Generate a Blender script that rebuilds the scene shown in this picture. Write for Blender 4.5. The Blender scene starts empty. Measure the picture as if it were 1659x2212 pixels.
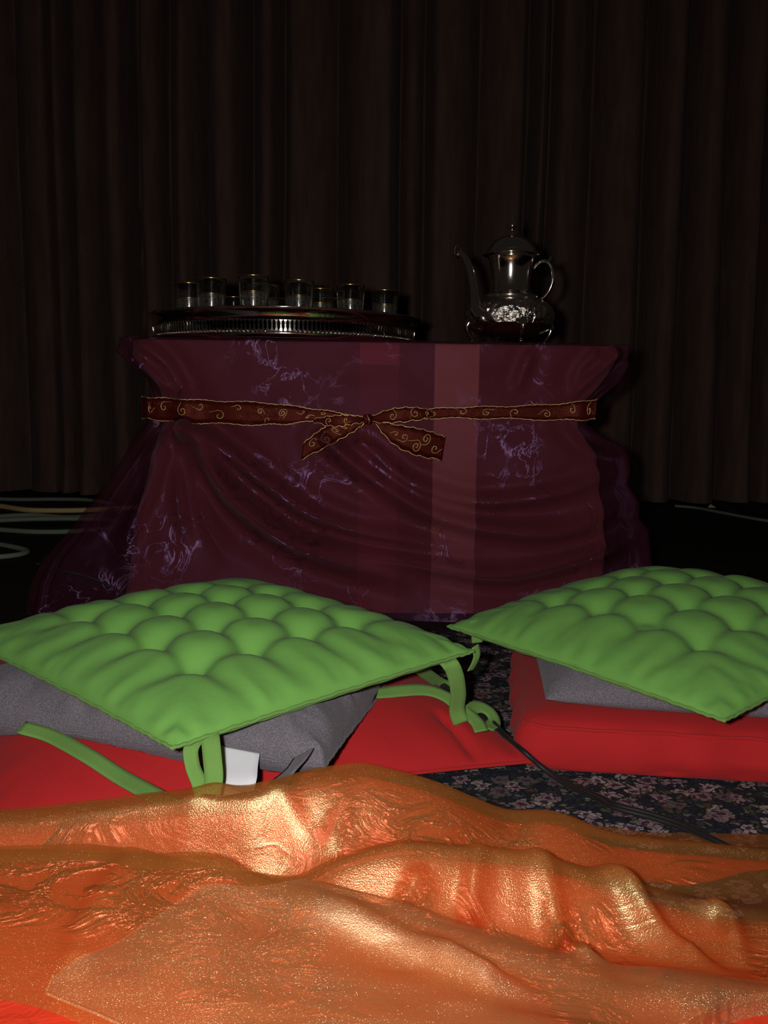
import bpy, math, random
import numpy as np
from mathutils import Vector, Matrix
from mathutils.bvhtree import BVHTree

random.seed(7)
SC = bpy.context.scene
COL = SC.collection

# ------------------------------------------------------------------ camera, world, flash, exposure
PITCH, ROLL, FPX = math.atan(246 / 2000), math.radians(0.8), 2000.0
fw = Vector((0, math.cos(PITCH), -math.sin(PITCH)))
r0, u0 = Vector((1, 0, 0)), Vector((0, math.sin(PITCH), math.cos(PITCH)))
rt = r0 * math.cos(ROLL) + u0 * math.sin(ROLL)
up = u0 * math.cos(ROLL) - r0 * math.sin(ROLL)
cam = bpy.data.cameras.new('camera')
cam.sensor_fit = 'VERTICAL'
cam.sensor_height = 24.0
cam.lens = 24.0 * FPX / 2212
cam.clip_start = 0.02
cam_o = bpy.data.objects.new('camera', cam)
COL.objects.link(cam_o)
cam_o.matrix_world = Matrix(((rt.x, up.x, -fw.x, 0), (rt.y, up.y, -fw.y, 0), (rt.z, up.z, -fw.z, 0.44), (0, 0, 0, 1)))
SC.camera = cam_o

world = bpy.data.worlds.new('dark_hall')
SC.world = world
world.use_nodes = True
world.node_tree.nodes['Background'].inputs[0].default_value = (1.0, 0.82, 0.72, 1)
world.node_tree.nodes['Background'].inputs[1].default_value = 0.010

flash = bpy.data.lights.new('camera_flash', 'AREA')      # the camera's own flash, beside the lens
flash.shape = 'DISK'
flash.size = 0.03
flash.energy = 10.0
flash.color = (1.0, 0.96, 0.92)
flash_o = bpy.data.objects.new('camera_flash', flash)
COL.objects.link(flash_o)
flash_o.location = (-0.055, -0.01, 0.462)
flash_o.rotation_euler = (math.radians(90 - 4), 0, 0)

SC.view_settings.view_transform = 'Standard'
SC.view_settings.look = 'None'
SC.view_settings.gamma = 1
SC.view_settings.exposure = 0.0
SC.view_settings.use_curve_mapping = False


# ------------------------------------------------------------------ helpers
def wloc(o):
    v = Vector((0, 0, 0))
    while o is not None:
        v += o.location
        o = o.parent
    return v


def tag(o, label=None, cat=None, group=None, kind=None):
    if label: o['label'] = label
    if cat: o['category'] = cat
    if group: o['group'] = group
    if kind: o['kind'] = kind
    return o


def thing(name, loc, label, cat, group=None):
    o = bpy.data.objects.new(name, None)
    o.empty_display_size = 0.05
    o.location = loc
    COL.objects.link(o)
    return tag(o, label, cat, group)


def obj(name, verts, faces, mat, parent=None, smooth=True, loc=None):
    """world-space vertices -> one mesh object (vertices are stored relative to the parent or to loc)"""
    o = bpy.data.objects.new(name, None) if False else None
    base = wloc(parent) if parent is not None else (Vector(loc) if loc is not None else Vector((0, 0, 0)))
    V = np.asarray(verts, dtype=float) - np.array(base)
    me = bpy.data.meshes.new(name)
    me.from_pydata(V.tolist(), [], [tuple(int(i) for i in f) for f in faces])
    me.polygons.foreach_set('use_smooth', [smooth] * len(me.polygons))
    me.materials.append(mat)
    me.update()
    o = bpy.data.objects.new(name, me)
    COL.objects.link(o)
    if parent is not None:
        o.parent = parent
    else:
        o.location = base
    return o


def dup(o, loc=None, parent=None):
    c = o.copy()
    COL.objects.link(c)
    if parent is not None: c.parent = parent
    if loc is not None: c.location = loc
    for ch in o.children: dup(ch, None, c)
    return c


def grid_faces(nu, nv, close_u=False):
    f = []
    for j in range(nv - 1):
        for i in range(nu if close_u else nu - 1):
            a = j * nu + i
            b = j * nu + (i + 1) % nu
            f.append((a, b, b + nu, a + nu))
    return f


class MB:
    """collects several shapes into one mesh"""
    def __init__(s): s.v = []; s.f = []
    def add(s, v, f):
        n = len(s.v)
        s.v += [tuple(p) for p in v]
        s.f += [tuple(i + n for i in q) for q in f]
        return s
    def obj(s, name, mat, parent=None, smooth=True, loc=None):
        return obj(name, s.v, s.f, mat, parent, smooth, loc)


def loft(rings, close=True, cap0=False, cap1=False):
    n = len(rings[0])
    v = np.concatenate([np.asarray(r, float) for r in rings])
    f = grid_faces(n, len(rings), close)
    if cap0: f.append(tuple(range(n))[::-1])
    if cap1: f.append(tuple((len(rings) - 1) * n + i for i in range(n)))
    return v, f


def lathe(prof, n=48, c=(0, 0, 0), disp=None):
    a = np.linspace(0, 2 * np.pi, n, endpoint=False)
    rings = []
    for r, z in prof:
        rr = np.full(n, r)
        if disp is not None: rr = rr + disp(a, z)
        rings.append(np.stack([c[0] + rr * np.cos(a), c[1] + rr * np.sin(a), np.full(n, c[2] + z)], 1))
    return loft(rings, True)


def spline(P, n):
    """Catmull-Rom through the rows of P, n samples"""
    P = np.asarray(P, float)
    m = len(P)
    Q = np.vstack([2 * P[0] - P[1], P, 2 * P[-1] - P[-2]])
    t = np.linspace(0, m - 1 - 1e-9, n)
    i = t.astype(int)
    s = (t - i)[:, None]
    a, b, c, d = Q[i], Q[i + 1], Q[i + 2], Q[i + 3]
    return 0.5 * (2 * b + (c - a) * s + (2 * a - 5 * b + 4 * c - d) * s ** 2 + (3 * b - a - 3 * c + d) * s ** 3)


def tube(P, r, n=8, samples=None, caps=True):
    P = spline(P, samples) if samples else np.asarray(P, float)
    r = np.broadcast_to(np.asarray(r, float), (len(P),)) if np.ndim(r) == 0 or len(np.atleast_1d(r)) == len(P) else \
        np.interp(np.linspace(0, 1, len(P)), np.linspace(0, 1, len(r)), r)
    T = np.gradient(P, axis=0)
    T /= np.linalg.norm(T, axis=1)[:, None] + 1e-12
    ref = np.array([0, 0, 1.0]) if abs(T[0][2]) < 0.9 else np.array([1.0, 0, 0])
    X = np.cross(T[0], ref); X /= np.linalg.norm(X)
    rings = []
    a = np.linspace(0, 2 * np.pi, n, endpoint=False)
    for k in range(len(P)):
        X = X - T[k] * (X @ T[k]); X /= np.linalg.norm(X)
        Y = np.cross(T[k], X)
        rings.append(P[k] + r[k] * (np.cos(a)[:, None] * X + np.sin(a)[:, None] * Y))
    return loft(rings, True, caps, caps)


def slab(A, B, thick):
    """two polylines (the edges of a ribbon) -> closed thin strip"""
    A, B = np.asarray(A, float), np.asarray(B, float)
    T = np.gradient((A + B) / 2, axis=0)
    N = np.cross(T, B - A); N /= np.linalg.norm(N, axis=1)[:, None] + 1e-12
    m = 5
    ring = []
    for k in range(len(A)):
        s = np.linspace(0, 1, m)[:, None]
        mid = A[k] * (1 - s) + B[k] * s
        ring.append(np.vstack([mid + N[k] * thick / 2, (mid - N[k] * thick / 2)[::-1]]))
    return loft(ring, True, True, True)


# smooth value noise on numpy arrays
def _hash(ix, iy, seed):
    h = (ix.astype(np.int64) * 374761393 + iy.astype(np.int64) * 668265263 + seed * 974711) & 0x7fffffff
    h = ((h ^ (h >> 13)) * 1274126177) & 0x7fffffff
    return ((h ^ (h >> 16)) & 0xffff) / 65535.0


def vn(x, y, seed=0):
    x, y = np.broadcast_arrays(np.asarray(x, float), np.asarray(y, float))
    ix, iy = np.floor(x), np.floor(y)
    fx, fy = x - ix, y - iy
    fx = fx * fx * fx * (fx * (fx * 6 - 15) + 10); fy = fy * fy * fy * (fy * (fy * 6 - 15) + 10)
    a = _hash(ix, iy, seed); b = _hash(ix + 1, iy, seed)
    c = _hash(ix, iy + 1, seed); d = _hash(ix + 1, iy + 1, seed)
    return (a * (1 - fx) + b * fx) * (1 - fy) + (c * (1 - fx) + d * fx) * fy - 0.5


def fbm(x, y, seed=0, o=3):
    s = 0
    for k in range(o): s = s + vn(x * 2 ** k + 13.7 * k, y * 2 ** k - 7.1 * k, seed + k) / 2 ** k
    return s


def pline_dist(x, y, P):
    """distance from points to polyline and position 0..1 along it"""
    P = spline(P, 24)
    best = np.full(np.shape(x), 1e9); tt = np.zeros(np.shape(x))
    for k in range(len(P) - 1):
        a, b = P[k], P[k + 1]
        d = b - a
        t = np.clip(((x - a[0]) * d[0] + (y - a[1]) * d[1]) / (d @ d + 1e-12), 0, 1)
        q = np.hypot(x - a[0] - t * d[0], y - a[1] - t * d[1])
        m = q < best
        best = np.where(m, q, best); tt = np.where(m, (k + t) / (len(P) - 1), tt)
    return best, tt


def pchip(xk, yk, x):
    xk, yk = np.asarray(xk, float), np.asarray(yk, float)
    h = np.diff(xk); d = np.diff(yk) / h
    m = np.zeros(len(xk))
    for i in range(1, len(xk) - 1):
        if d[i - 1] * d[i] > 0:
            w1, w2 = 2 * h[i] + h[i - 1], h[i] + 2 * h[i - 1]
            m[i] = (w1 + w2) / (w1 / d[i - 1] + w2 / d[i])
    m[0], m[-1] = d[0], d[-1]
    i = np.clip(np.searchsorted(xk, x) - 1, 0, len(h) - 1)
    t = (x - xk[i]) / h[i]
    t2, t3 = t * t, t * t * t
    return (2 * t3 - 3 * t2 + 1) * yk[i] + (t3 - 2 * t2 + t) * h[i] * m[i] + (-2 * t3 + 3 * t2) * yk[i + 1] + (t3 - t2) * h[i] * m[i + 1]


SUPPORT = []


def bvh_of(o):
    me = o.data
    off = wloc(o)
    return BVHTree.FromPolygons([tuple(v.co + off) for v in me.vertices], [tuple(p.vertices) for p in me.polygons])


def height(x, y, trees=None):
    h = 0.0
    for t in (SUPPORT if trees is None else trees):
        hit = t.ray_cast(Vector((x, y, 2.0)), Vector((0, 0, -1)))
        if hit[0] is not None: h = max(h, hit[0].z)
    return h


# ------------------------------------------------------------------ materials
class NT:
    def __init__(s, name):
        s.m = bpy.data.materials.new(name)
        s.m.use_nodes = True
        s.t = s.m.node_tree
        s.t.nodes.clear()
        s.out = s.t.nodes.new('ShaderNodeOutputMaterial')
    def n(s, typ, ins=None, **props):
        nd = s.t.nodes.new('ShaderNode' + typ)
        for k, v in props.items(): setattr(nd, k, v)
        for k, v in (ins or {}).items(): s.set(nd.inputs[k], v)
        return nd
    def set(s, sock, v):
        if isinstance(v, bpy.types.NodeSocket): s.t.links.new(v, sock)
        elif hasattr(sock.default_value, '__len__') and not hasattr(v, '__len__'): sock.default_value = [v] * len(sock.default_value)
        elif hasattr(sock.default_value, '__len__') and len(sock.default_value) == 4 and len(v) == 3: sock.default_value = (*v, 1)
        else: sock.default_value = v
    def coord(s, scale=(1, 1, 1), rot=(0, 0, 0), loc=(0, 0, 0)):
        tc = s.n('TexCoord')
        return s.n('Mapping', {'Vector': tc.outputs['Object'], 'Scale': scale, 'Rotation': rot, 'Location': loc}).outputs[0]
    def noise(s, vec, scale, detail=2, rough=.5, dist=0, typ='FBM'):
        nd = s.n('TexNoise', {'Vector': vec, 'Scale': scale, 'Detail': detail, 'Roughness': rough, 'Distortion': dist}, noise_type=typ)
        return nd.outputs[0]
    def ramp(s, fac, stops, interp='LINEAR'):
        nd = s.n('ValToRGB', {'Fac': fac})
        cr = nd.color_ramp; cr.interpolation = interp
        while len(cr.elements) < len(stops): cr.elements.new(0.5)
        for e, (p, c) in zip(cr.elements, stops):
            e.position = p
            e.color = (*c, 1) if len(c) == 3 else c
        return nd.outputs[0]
    def math(s, op, a, b=0.0, c=None):
        d = {0: a, 1: b}
        if c is not None: d[2] = c
        return s.n('Math', d, operation=op).outputs[0]
    def mix(s, fac, a, b, blend='MIX'):
        nd = s.n('Mix', data_type='RGBA', blend_type=blend)
        s.set(nd.inputs[0], fac); s.set(nd.inputs[6], a); s.set(nd.inputs[7], b)
        return nd.outputs[2]
    def bump(s, h, strength=1, dist=0.001, normal=None):
        d = {'Height': h, 'Strength': strength, 'Distance': dist}
        if normal is not None: d['Normal'] = normal
        return s.n('Bump', d).outputs[0]
    def principled(s, **k):
        return s.n('BsdfPrincipled', {a.replace('_', ' '): b for a, b in k.items()}).outputs[0]
    def mixsh(s, fac, a, b):
        return s.n('MixShader', {0: fac, 1: a, 2: b}).outputs[0]
    def addsh(s, a, b):
        return s.n('AddShader', {0: a, 1: b}).outputs[0]
    def done(s, sh):
        s.t.links.new(sh, s.out.inputs['Surface'])
        return s.m


def canvas(name, col, var=0.10, weave=900, bump=.15, rough=.9, spec=.15, sheen=0.15):
    k = NT(name)
    v = k.coord()
    big = k.noise(v, 14, 3)
    fine = k.noise(v, weave, 1)
    c = k.mix(big, [x * (1 - var) for x in col], [x * (1 + var) for x in col])
    b1 = k.bump(fine, bump, 0.0004)
    b2 = k.bump(k.noise(v, 45, 3), .12, 0.004, b1)
    return k.done(k.principled(Base_Color=c, Roughness=rough, Normal=b2, **{'Specular IOR Level': spec, 'Sheen Weight': sheen * .3, 'Sheen Roughness': .5}))


def chambray(name):
    k = NT(name)
    v = k.coord()
    th1 = k.noise(k.coord((1700, 700, 1300), (0, 0, .4)), 1, 1)
    th2 = k.noise(k.coord((700, 1700, 1300), (0, 0, .4)), 1, 1)
    sp = k.math('ADD', k.math('MULTIPLY', th1, .5), k.math('MULTIPLY', th2, .5))
    c = k.ramp(sp, [(.36, (.075, .068, .080)), (.5, (.145, .13, .15)), (.66, (.27, .25, .275))])
    c = k.mix(k.math('MULTIPLY', k.noise(v, 30, 3), .35), c, (.11, .095, .125))
    b = k.bump(sp, .25, .0005)
    b = k.bump(k.noise(v, 60, 3), .15, .004, b)
    return k.done(k.principled(Base_Color=c, Roughness=.92, Normal=b, **{'Specular IOR Level': .1, 'Sheen Weight': .1}))


def metal(name, col, rough, bumpscale=None, bstr=.3, bdist=.001, var=.0):
    k = NT(name)
    d = dict(Base_Color=col, Roughness=rough, Metallic=1.0)
    v = k.coord()
    if bumpscale:
        d['Normal'] = k.bump(k.noise(v, bumpscale, 3), bstr, bdist)
    if var:
        d['Roughness'] = k.math('ADD', rough, k.math('MULTIPLY', k.noise(v, 40, 3), var))
    return k.done(k.principled(**d))


M = {}
M['green'] = canvas('green_canvas', (.158, .375, .078), var=.10)
M['green_piping'] = canvas('green_piping', (.15, .30, .07), var=.05)
M['red'] = canvas('red_cotton', (.44, .018, .02), var=.05, weave=1100, bump=.1)
M['gray'] = chambray('grey_chambray')
M['white'] = canvas('white_label_satin', (.80, .80, .86), var=.01, weave=1500, bump=.03, rough=.6, spec=.3)
M['black'] = canvas('black_cord', (.008, .007, .008), weave=600, rough=.55, spec=.4)
M['wood'] = canvas('dark_wood', (.06, .03, .016), weave=60)
M['silver'] = metal('tray_silver', (.86, .80, .74), .07, 90, .06, .002, .05)
M['pot'] = metal('teapot_silver', (.84, .78, .70), .09, 70, .06, .002, .05)
def mk_chased():
    k = NT('chased_silver')
    v = k.coord()
    p = k.n('TexVoronoi', {'Vector': v, 'Scale': 95, 'Randomness': .7}, feature='SMOOTH_F1').outputs['Distance']
    z = k.n('SeparateXYZ', {0: v}).outputs[2]
    zone = k.math('MULTIPLY', k.n('MapRange', {0: z, 1: .036, 2: .042}).outputs[0], k.n('MapRange', {0: z, 1: .092, 2: .086}).outputs[0])
    h = k.math('MULTIPLY', k.math('ADD', p, k.math('MULTIPLY', k.noise(v, 260, 3), .5)), zone)
    return k.done(k.principled(Base_Color=(.84, .78, .70), Metallic=1.0, Roughness=.17, Normal=k.bump(h, .9, .006)))
M['chased'] = mk_chased()
M['gold_rim'] = metal('gold_rim', (.9, .6, .22), .22)
M['gold_thread'] = metal('gold_thread', (1.0, .74, .32), .38, 900, .8, .001)


def mk_floor():
    k = NT('black_stage_floor')
    v = k.coord((1, 6, 1))
    c = k.ramp(k.noise(v, 3, 4), [(.3, (.012, .010, .007)), (.7, (.028, .023, .016))])
    return k.done(k.principled(Base_Color=c, Roughness=.75, **{'Specular IOR Level': .2}))


def mk_curtain():
    k = NT('dark_brown_curtain')
    v = k.coord((1, 1, .15))
    c = k.ramp(k.noise(v, 30, 4), [(.3, (.105, .065, .053)), (.7, (.155, .096, .080))])
    b = k.bump(k.noise(k.coord(), 500, 2), .2, .001)
    return k.done(k.principled(Base_Color=c, Roughness=.95, Normal=b, **{'Specular IOR Level': .05, 'Sheen Weight': .05}))


def mk_rug():
    k = NT('floral_tapestry')
    v = k.coord((1, 1, 1))
    warp = k.noise(v, 55, 2)
    vv = k.n('VectorMath', {0: v, 1: k.n('VectorMath', {0: k.n('CombineXYZ', {0: warp, 1: k.noise(k.coord(loc=(3, 1, 0)), 55, 2), 2: 0.0}).outputs[0], 1: (.022, .022, 0)}, operation='MULTIPLY').outputs[0]}, operation='ADD').outputs[0]
    # blossoms: clusters of petal blobs round flower centres
    fl = k.n('TexVoronoi', {'Vector': vv, 'Scale': 33, 'Randomness': 1.0}, feature='F1', voronoi_dimensions='2D')
    pet = k.n('TexVoronoi', {'Vector': vv, 'Scale': 135, 'Randomness': 1.0}, feature='F1', voronoi_dimensions='2D')
    pete = k.n('TexVoronoi', {'Vector': vv, 'Scale': 135, 'Randomness': 1.0}, feature='DISTANCE_TO_EDGE', voronoi_dimensions='2D')
    infl = k.math('LESS_THAN', k.math('ADD', fl.outputs['Distance'], k.math('MULTIPLY', pet.outputs['Distance'], .35)), .50)
    core = k.math('LESS_THAN', fl.outputs['Distance'], .12)
    line = k.math('LESS_THAN', pete.outputs['Distance'], .10)
    hue = k.n('SeparateColor', {0: fl.outputs['Color']})
    petal = k.ramp(hue.outputs[0], [(0, (.30, .20, .21)), (.3, (.40, .32, .325)), (.55, (.10, .10, .085)), (.7, (.26, .15, .15)), (.85, (.33, .30, .25))], 'CONSTANT')
    pv = k.n('SeparateColor', {0: pet.outputs['Color']})
    petal = k.mix(k.math('MULTIPLY', pv.outputs[1], .5), petal, (.16, .11, .13))
    petal = k.mix(line, petal, (.10, .06, .08))
    petal = k.mix(core, petal, (.06, .03, .05))
    leaf = k.ramp(pv.outputs[0], [(0, (.020, .026, .036)), (.40, (.030, .036, .040)), (.62, (.08, .085, .055)), (.74, (.035, .045, .062)), (.86, (.15, .13, .10)), (.94, (.09, .05, .035))], 'CONSTANT')
    leaf = k.mix(line, leaf, (.016, .016, .024))
    c = k.mix(infl, leaf, petal)
    b = k.bump(k.noise(k.coord((1200, 400, 1)), 1, 1), .3, .0006)
    return k.done(k.principled(Base_Color=c, Roughness=.9, Normal=b, **{'Specular IOR Level': .12}))


def mk_undercloth():
    k = NT('wine_striped_cloth')
    tc = k.n('TexCoord')
    x = k.n('SeparateXYZ', {0: tc.outputs['Object']}).outputs[0]
    def band(a, b):
        return k.math('MULTIPLY', k.math('GREATER_THAN', x, a), k.math('LESS_THAN', x, b))
    b1 = band(.096, .184); b2 = band(-.052, .026)
    base = k.mix(k.noise(k.coord(), 6, 2), (.17, .040, .05), (.24, .062, .07))
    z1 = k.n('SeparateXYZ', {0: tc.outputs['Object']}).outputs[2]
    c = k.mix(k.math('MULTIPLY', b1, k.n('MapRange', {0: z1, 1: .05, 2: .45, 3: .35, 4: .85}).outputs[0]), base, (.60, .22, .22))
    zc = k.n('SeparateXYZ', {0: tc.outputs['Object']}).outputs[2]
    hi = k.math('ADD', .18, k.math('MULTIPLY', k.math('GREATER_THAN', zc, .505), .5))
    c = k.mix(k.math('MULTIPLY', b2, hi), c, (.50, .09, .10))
    nb = k.bump(k.noise(k.coord(), 9, 3), .5, .02)
    return k.done(k.principled(Base_Color=c, Roughness=.8, Normal=nb, **{'Specular IOR Level': .15, 'Sheen Weight': .15}))


def creases(k, scale, thin, stretch=(1, 1, 1), loc=0, gather=(.46, .60)):
    """thin crinkle lines, gathered in patches: (height, mask)"""
    v = k.coord(stretch, loc=(loc, 0, 0))
    a = k.noise(v, scale, 4, .55, .9)
    line = k.n('Clamp', {0: k.math('SUBTRACT', 1.0, k.math('MULTIPLY', k.math('ABSOLUTE', k.math('SUBTRACT', a, .5)), thin))}).outputs[0]
    patch = k.n('MapRange', {0: k.noise(k.coord(loc=(loc + 5, 2, 1)), scale * .45, 2), 1: gather[0], 2: gather[1]}).outputs[0]
    return line, k.math('MULTIPLY', line, patch)


def sheer(name, col, gloss, alpha, rough, scale, thin, cdist, weave, wstr, g0, g1, stretch=(1, 1, 1), tint=(1, 1, 1), soft=.1, loc=0, gather=(.46, .60), lb=.6, glint=0):
    """open-weave shiny cloth: part see-through, part dyed thread, shinier along its creases"""
    k = NT(name)
    line, mask = creases(k, scale, thin, stretch, loc, gather)
    b = k.bump(k.noise(k.coord(stretch), scale * .8, 3), soft, .012)
    b = k.bump(mask, lb, cdist, b)
    b = k.bump(k.noise(k.coord(), weave, 1), wstr, .0006, b)
    dif = k.n('BsdfDiffuse', {'Color': col, 'Normal': b}).outputs[0]
    trl = k.n('BsdfTranslucent', {'Color': col, 'Normal': b}).outputs[0]
    gl = k.n('BsdfGlossy', {'Color': gloss, 'Roughness': rough, 'Normal': b}).outputs[0]
    body = k.mixsh(.3, dif, trl)
    body = k.mixsh(k.math('ADD', g0, k.math('MULTIPLY', mask, g1)), body, gl)
    if glint:                                   # single threads that catch the light
        tb = k.bump(k.noise(k.coord(), 1300, 0), 1.0, .0011)
        g2 = k.n('BsdfGlossy', {'Color': gloss, 'Roughness': .2, 'Normal': tb}).outputs[0]
        body = k.mixsh(glint, body, g2)
    tr = k.n('BsdfTransparent', {'Color': tint}).outputs[0]
    return k.done(k.mixsh(k.math('ADD', alpha, k.math('MULTIPLY', mask, .25)), tr, body))


M['floor'] = mk_floor(); M['curtain'] = mk_curtain(); M['rug'] = mk_rug(); M['under'] = mk_undercloth()
M['organza'] = sheer('purple_organza', (.085, .020, .038), (.70, .38, .82), .40, .36, 15, 26, .005, 1400, .4, .012, .24, tint=(1, .85, .88), soft=.2, lb=.22, gather=(.50, .64))
M['orange'] = sheer('orange_organza', (.76, .29, .065), (1.0, .82, .42), .40, .28, 14, 14, .0012, 950, .55, .30, .3, stretch=(.7, 1.6, 1), tint=(1, .85, .7), gather=(.54, .66), lb=.3, soft=.0, glint=.10)
M['fold'] = sheer('orange_organza_fold', (.95, .43, .155), (1.0, .80, .52), .36, .42, 20, 14, .0014, 950, .6, .36, .35, tint=(1, .88, .75), loc=4, lb=.25, soft=.03, glint=.2, gather=(.50, .62))
M['ribbon'] = sheer('wine_ribbon', (.10, .012, .010), (.45, .12, .08), .62, .40, 40, 20, .001, 1500, .4, .08, .1, tint=(1, .5, .5))


def mk_satin():
    k = NT('red_satin')
    line, mask = creases(k, 17, 9, (1, 1.9, 1), 9, (.49, .60))
    b = k.bump(k.noise(k.coord(), 24, 3), .15, .012)
    b = k.bump(k.math('MULTIPLY', line, .6), .2, .008, b)
    b = k.bump(mask, .9, .008, b)
    b = k.bump(k.noise(k.coord(), 1600, 1), .4, .0005, b)
    d = k.n('BsdfDiffuse', {'Color': (.58, .042, .016), 'Normal': b}).outputs[0]
    g = k.n('BsdfGlossy', {'Color': (1, .34, .27), 'Roughness': .25, 'Normal': b}).outputs[0]
    return k.done(k.mixsh(k.math('ADD', .16, k.math('MULTIPLY', mask, .6)), d, g))


M['satin'] = mk_satin()


def mk_glass():
    k = NT('clear_glass')
    return k.done(k.principled(Base_Color=(.97, .98, .98), Roughness=.04, IOR=1.5, **{'Transmission Weight': 1.0}))


def mk_etch():
    k = NT('etched_pattern')
    v = k.coord()
    p = k.n('TexVoronoi', {'Vector': v, 'Scale': 130, 'Randomness': .6}, feature='DISTANCE_TO_EDGE').outputs['Distance']
    f = k.math('LESS_THAN', p, .16)
    d = k.n('BsdfDiffuse', {'Color': (.42, .40, .36)}).outputs[0]
    g = k.n('BsdfGlossy', {'Color': (.9, .85, .75), 'Roughness': .3}).outputs[0]
    t = k.n('BsdfTransparent').outputs[0]
    return k.done(k.mixsh(k.math('ADD', .035, k.math('MULTIPLY', f, .07)), t, k.mixsh(.35, d, g)))


M['glass'] = mk_glass(); M['etch'] = mk_etch()


# ------------------------------------------------------------------ setting: floor, back wall
v, f = loft([[(-5, -1.5, 0), (5, -1.5, 0)], [(-5, 4.8, 0), (5, 4.8, 0)]], False)
tag(obj('floor', v, f, M['floor'], smooth=False), 'dark stage floor', kind='structure')
v, f = loft([[(-5, 4.8, 0), (5, 4.8, 0)], [(-5, 4.8, 3.4), (5, 4.8, 3.4)]], False)
tag(obj('wall_back', v, f, M['floor'], smooth=False), 'dark wall behind the stage curtain', kind='structure')

# stage curtain: hanging folds, each with its own place, width and lean
FOLDS = [(-1.75, .06, .05), (-1.62, .10, .05), (-1.46, .035, .055), (-1.40, .022, .05), (-1.30, .03, .05), (-1.24, .03, .04), (-1.11, .05, .07), (-1.02, .03, .05),
         (-.87, .03, .06), (-.79, .025, .05), (-.66, .035, .07), (-.50, .028, .06), (-.40, .03, .03), (-.22, .07, .05), (-.02, .07, .06), (.10, .03, .03), (.21, .06, .05),
         (.38, .035, .07), (.55, .05, .04), (.63, .022, .06), (.74, .045, .05), (.87, .045, .07), (1.01, .03, .06), (1.17, .025, .08), (1.34, .045, .07), (1.43, .03, .06),
         (1.54, .022, .08), (1.64, .04, .06), (1.72, .03, .05)]
for i in range(16):
    FOLDS.append((-1.9 - i * .14 + random.uniform(-.03, .03), random.uniform(.03, .07), random.uniform(.04, .07)))
    FOLDS.append((1.86 + i * .14 + random.uniform(-.03, .03), random.uniform(.03, .07), random.uniform(.04, .07)))
xs = np.linspace(-4.2, 4.2, 1500)
zs = np.concatenate([np.linspace(0.012, .6, 14), np.linspace(.7, 3.1, 20)])
X, Z = np.meshgrid(xs, zs)
Y = np.full_like(X, 4.22)
FOLDS.sort()
FOLDS = [q for i, q in enumerate(FOLDS) if i % 4 != 1]
for i, (fx, w, a) in enumerate(FOLDS):
    low = np.clip(1 - Z / 1.5, 0, 1)
    def at(q): return q + .06 * vn(q * 3, 5, 3) * low + .03 * vn(q * 2 + Z * .7, Z * .5, 9) * low - (Z - 1.5) * .004 * q
    c = at(fx)
    lf = c - at(FOLDS[i - 1][0] if i else fx - .14); rg = at(FOLDS[i + 1][0] if i < len(FOLDS) - 1 else fx + .14) - c
    H = np.where(X < c, lf, rg) * .56
    d = np.abs(X - c) / H
    A = a * (3.2 + 3.0 * _hash(np.array(i), np.array(3), 5)) * (.85 + .5 * vn(fx * 9, Z * .5, 21))
    Y = np.minimum(Y, np.where(d < 1, 4.22 - A * (1 - d ** (1.7 + 1.6 * _hash(np.array(i), np.array(8), 2))), 9))
Y += .02 * fbm(X * 2, Z * .5, 4) - .05 * np.exp(-Z / .08) * (vn(X * 3, 0 * Z, 8) + .4)
tag(obj('stage_curtain', np.stack([X, Y, Z], -1).reshape(-1, 3), grid_faces(1500, len(zs)), M['curtain']),
    'tall dark brown stage curtain hanging in folds behind the tea table', 'curtain')

# rug under the cushions
rug_bm = MB()
nx, ny = 60, 40
X, Y = np.meshgrid(np.linspace(-1.05, 1.25, nx), np.linspace(.28, 1.70, ny))
Zr = .006 + .004 * np.clip(fbm(X * 5, Y * 5, 2), -.4, 1)
rug_bm.add(np.stack([X, Y, Zr], -1).reshape(-1, 3), grid_faces(nx, ny))
def edge_down(ix):
    p = np.array([rug_bm.v[i] for i in ix]); q = p.copy(); q[:, 2] = .0005
    rug_bm.add(*loft([p, q], False))
edge_down(range(nx)); edge_down(range(nx * (ny - 1), nx * ny)); edge_down(range(0, nx * ny, nx)); edge_down(range(nx - 1, nx * ny, nx))
rug = tag(rug_bm.obj('rug', M['rug'], loc=(.1, 1.0, 0)), 'dark floral tapestry rug lying under the floor cushions', 'rug')
SUPPORT.append(bvh_of(rug))

# ------------------------------------------------------------------ low table with its cloths
TT = .548
YAW = .04
def yfront(x): return 1.80 + YAW * (x + .52)
tbl = thing('low_table', (-.02, 2.12, 0), 'low wooden tea table hidden beneath the wine red cloth and purple organza', 'table')
def boxv(x0, x1, y0, y1, z0, z1, b=.004):
    rings = []
    for z, k in ((z0, b), (z0 + b, 0), (z1 - b, 0), (z1, b)):
        rings.append([(x0 + k, y0 + k + YAW * x0, z), (x1 - k, y0 + k + YAW * x1, z), (x1 - k, y1 - k + YAW * x1, z), (x0 + k, y1 - k + YAW * x0, z)])
    return loft(rings, True, True, True)
v, f = boxv(-.490, .445, 1.89, 2.40, TT - .03, TT - .004); obj('tabletop', v, f, M['wood'], tbl, False)
for lx in (-.43, .345):
    for ly in (1.92, 2.33):
        v, f = boxv(lx, lx + .04, ly, ly + .04, .001, TT - .031); obj('leg', v, f, M['wood'], tbl, False)
v, f = boxv(-.39, .345, 1.93, 1.95, TT - .10, TT - .031); obj('apron', v, f, M['wood'], tbl, False)

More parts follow.
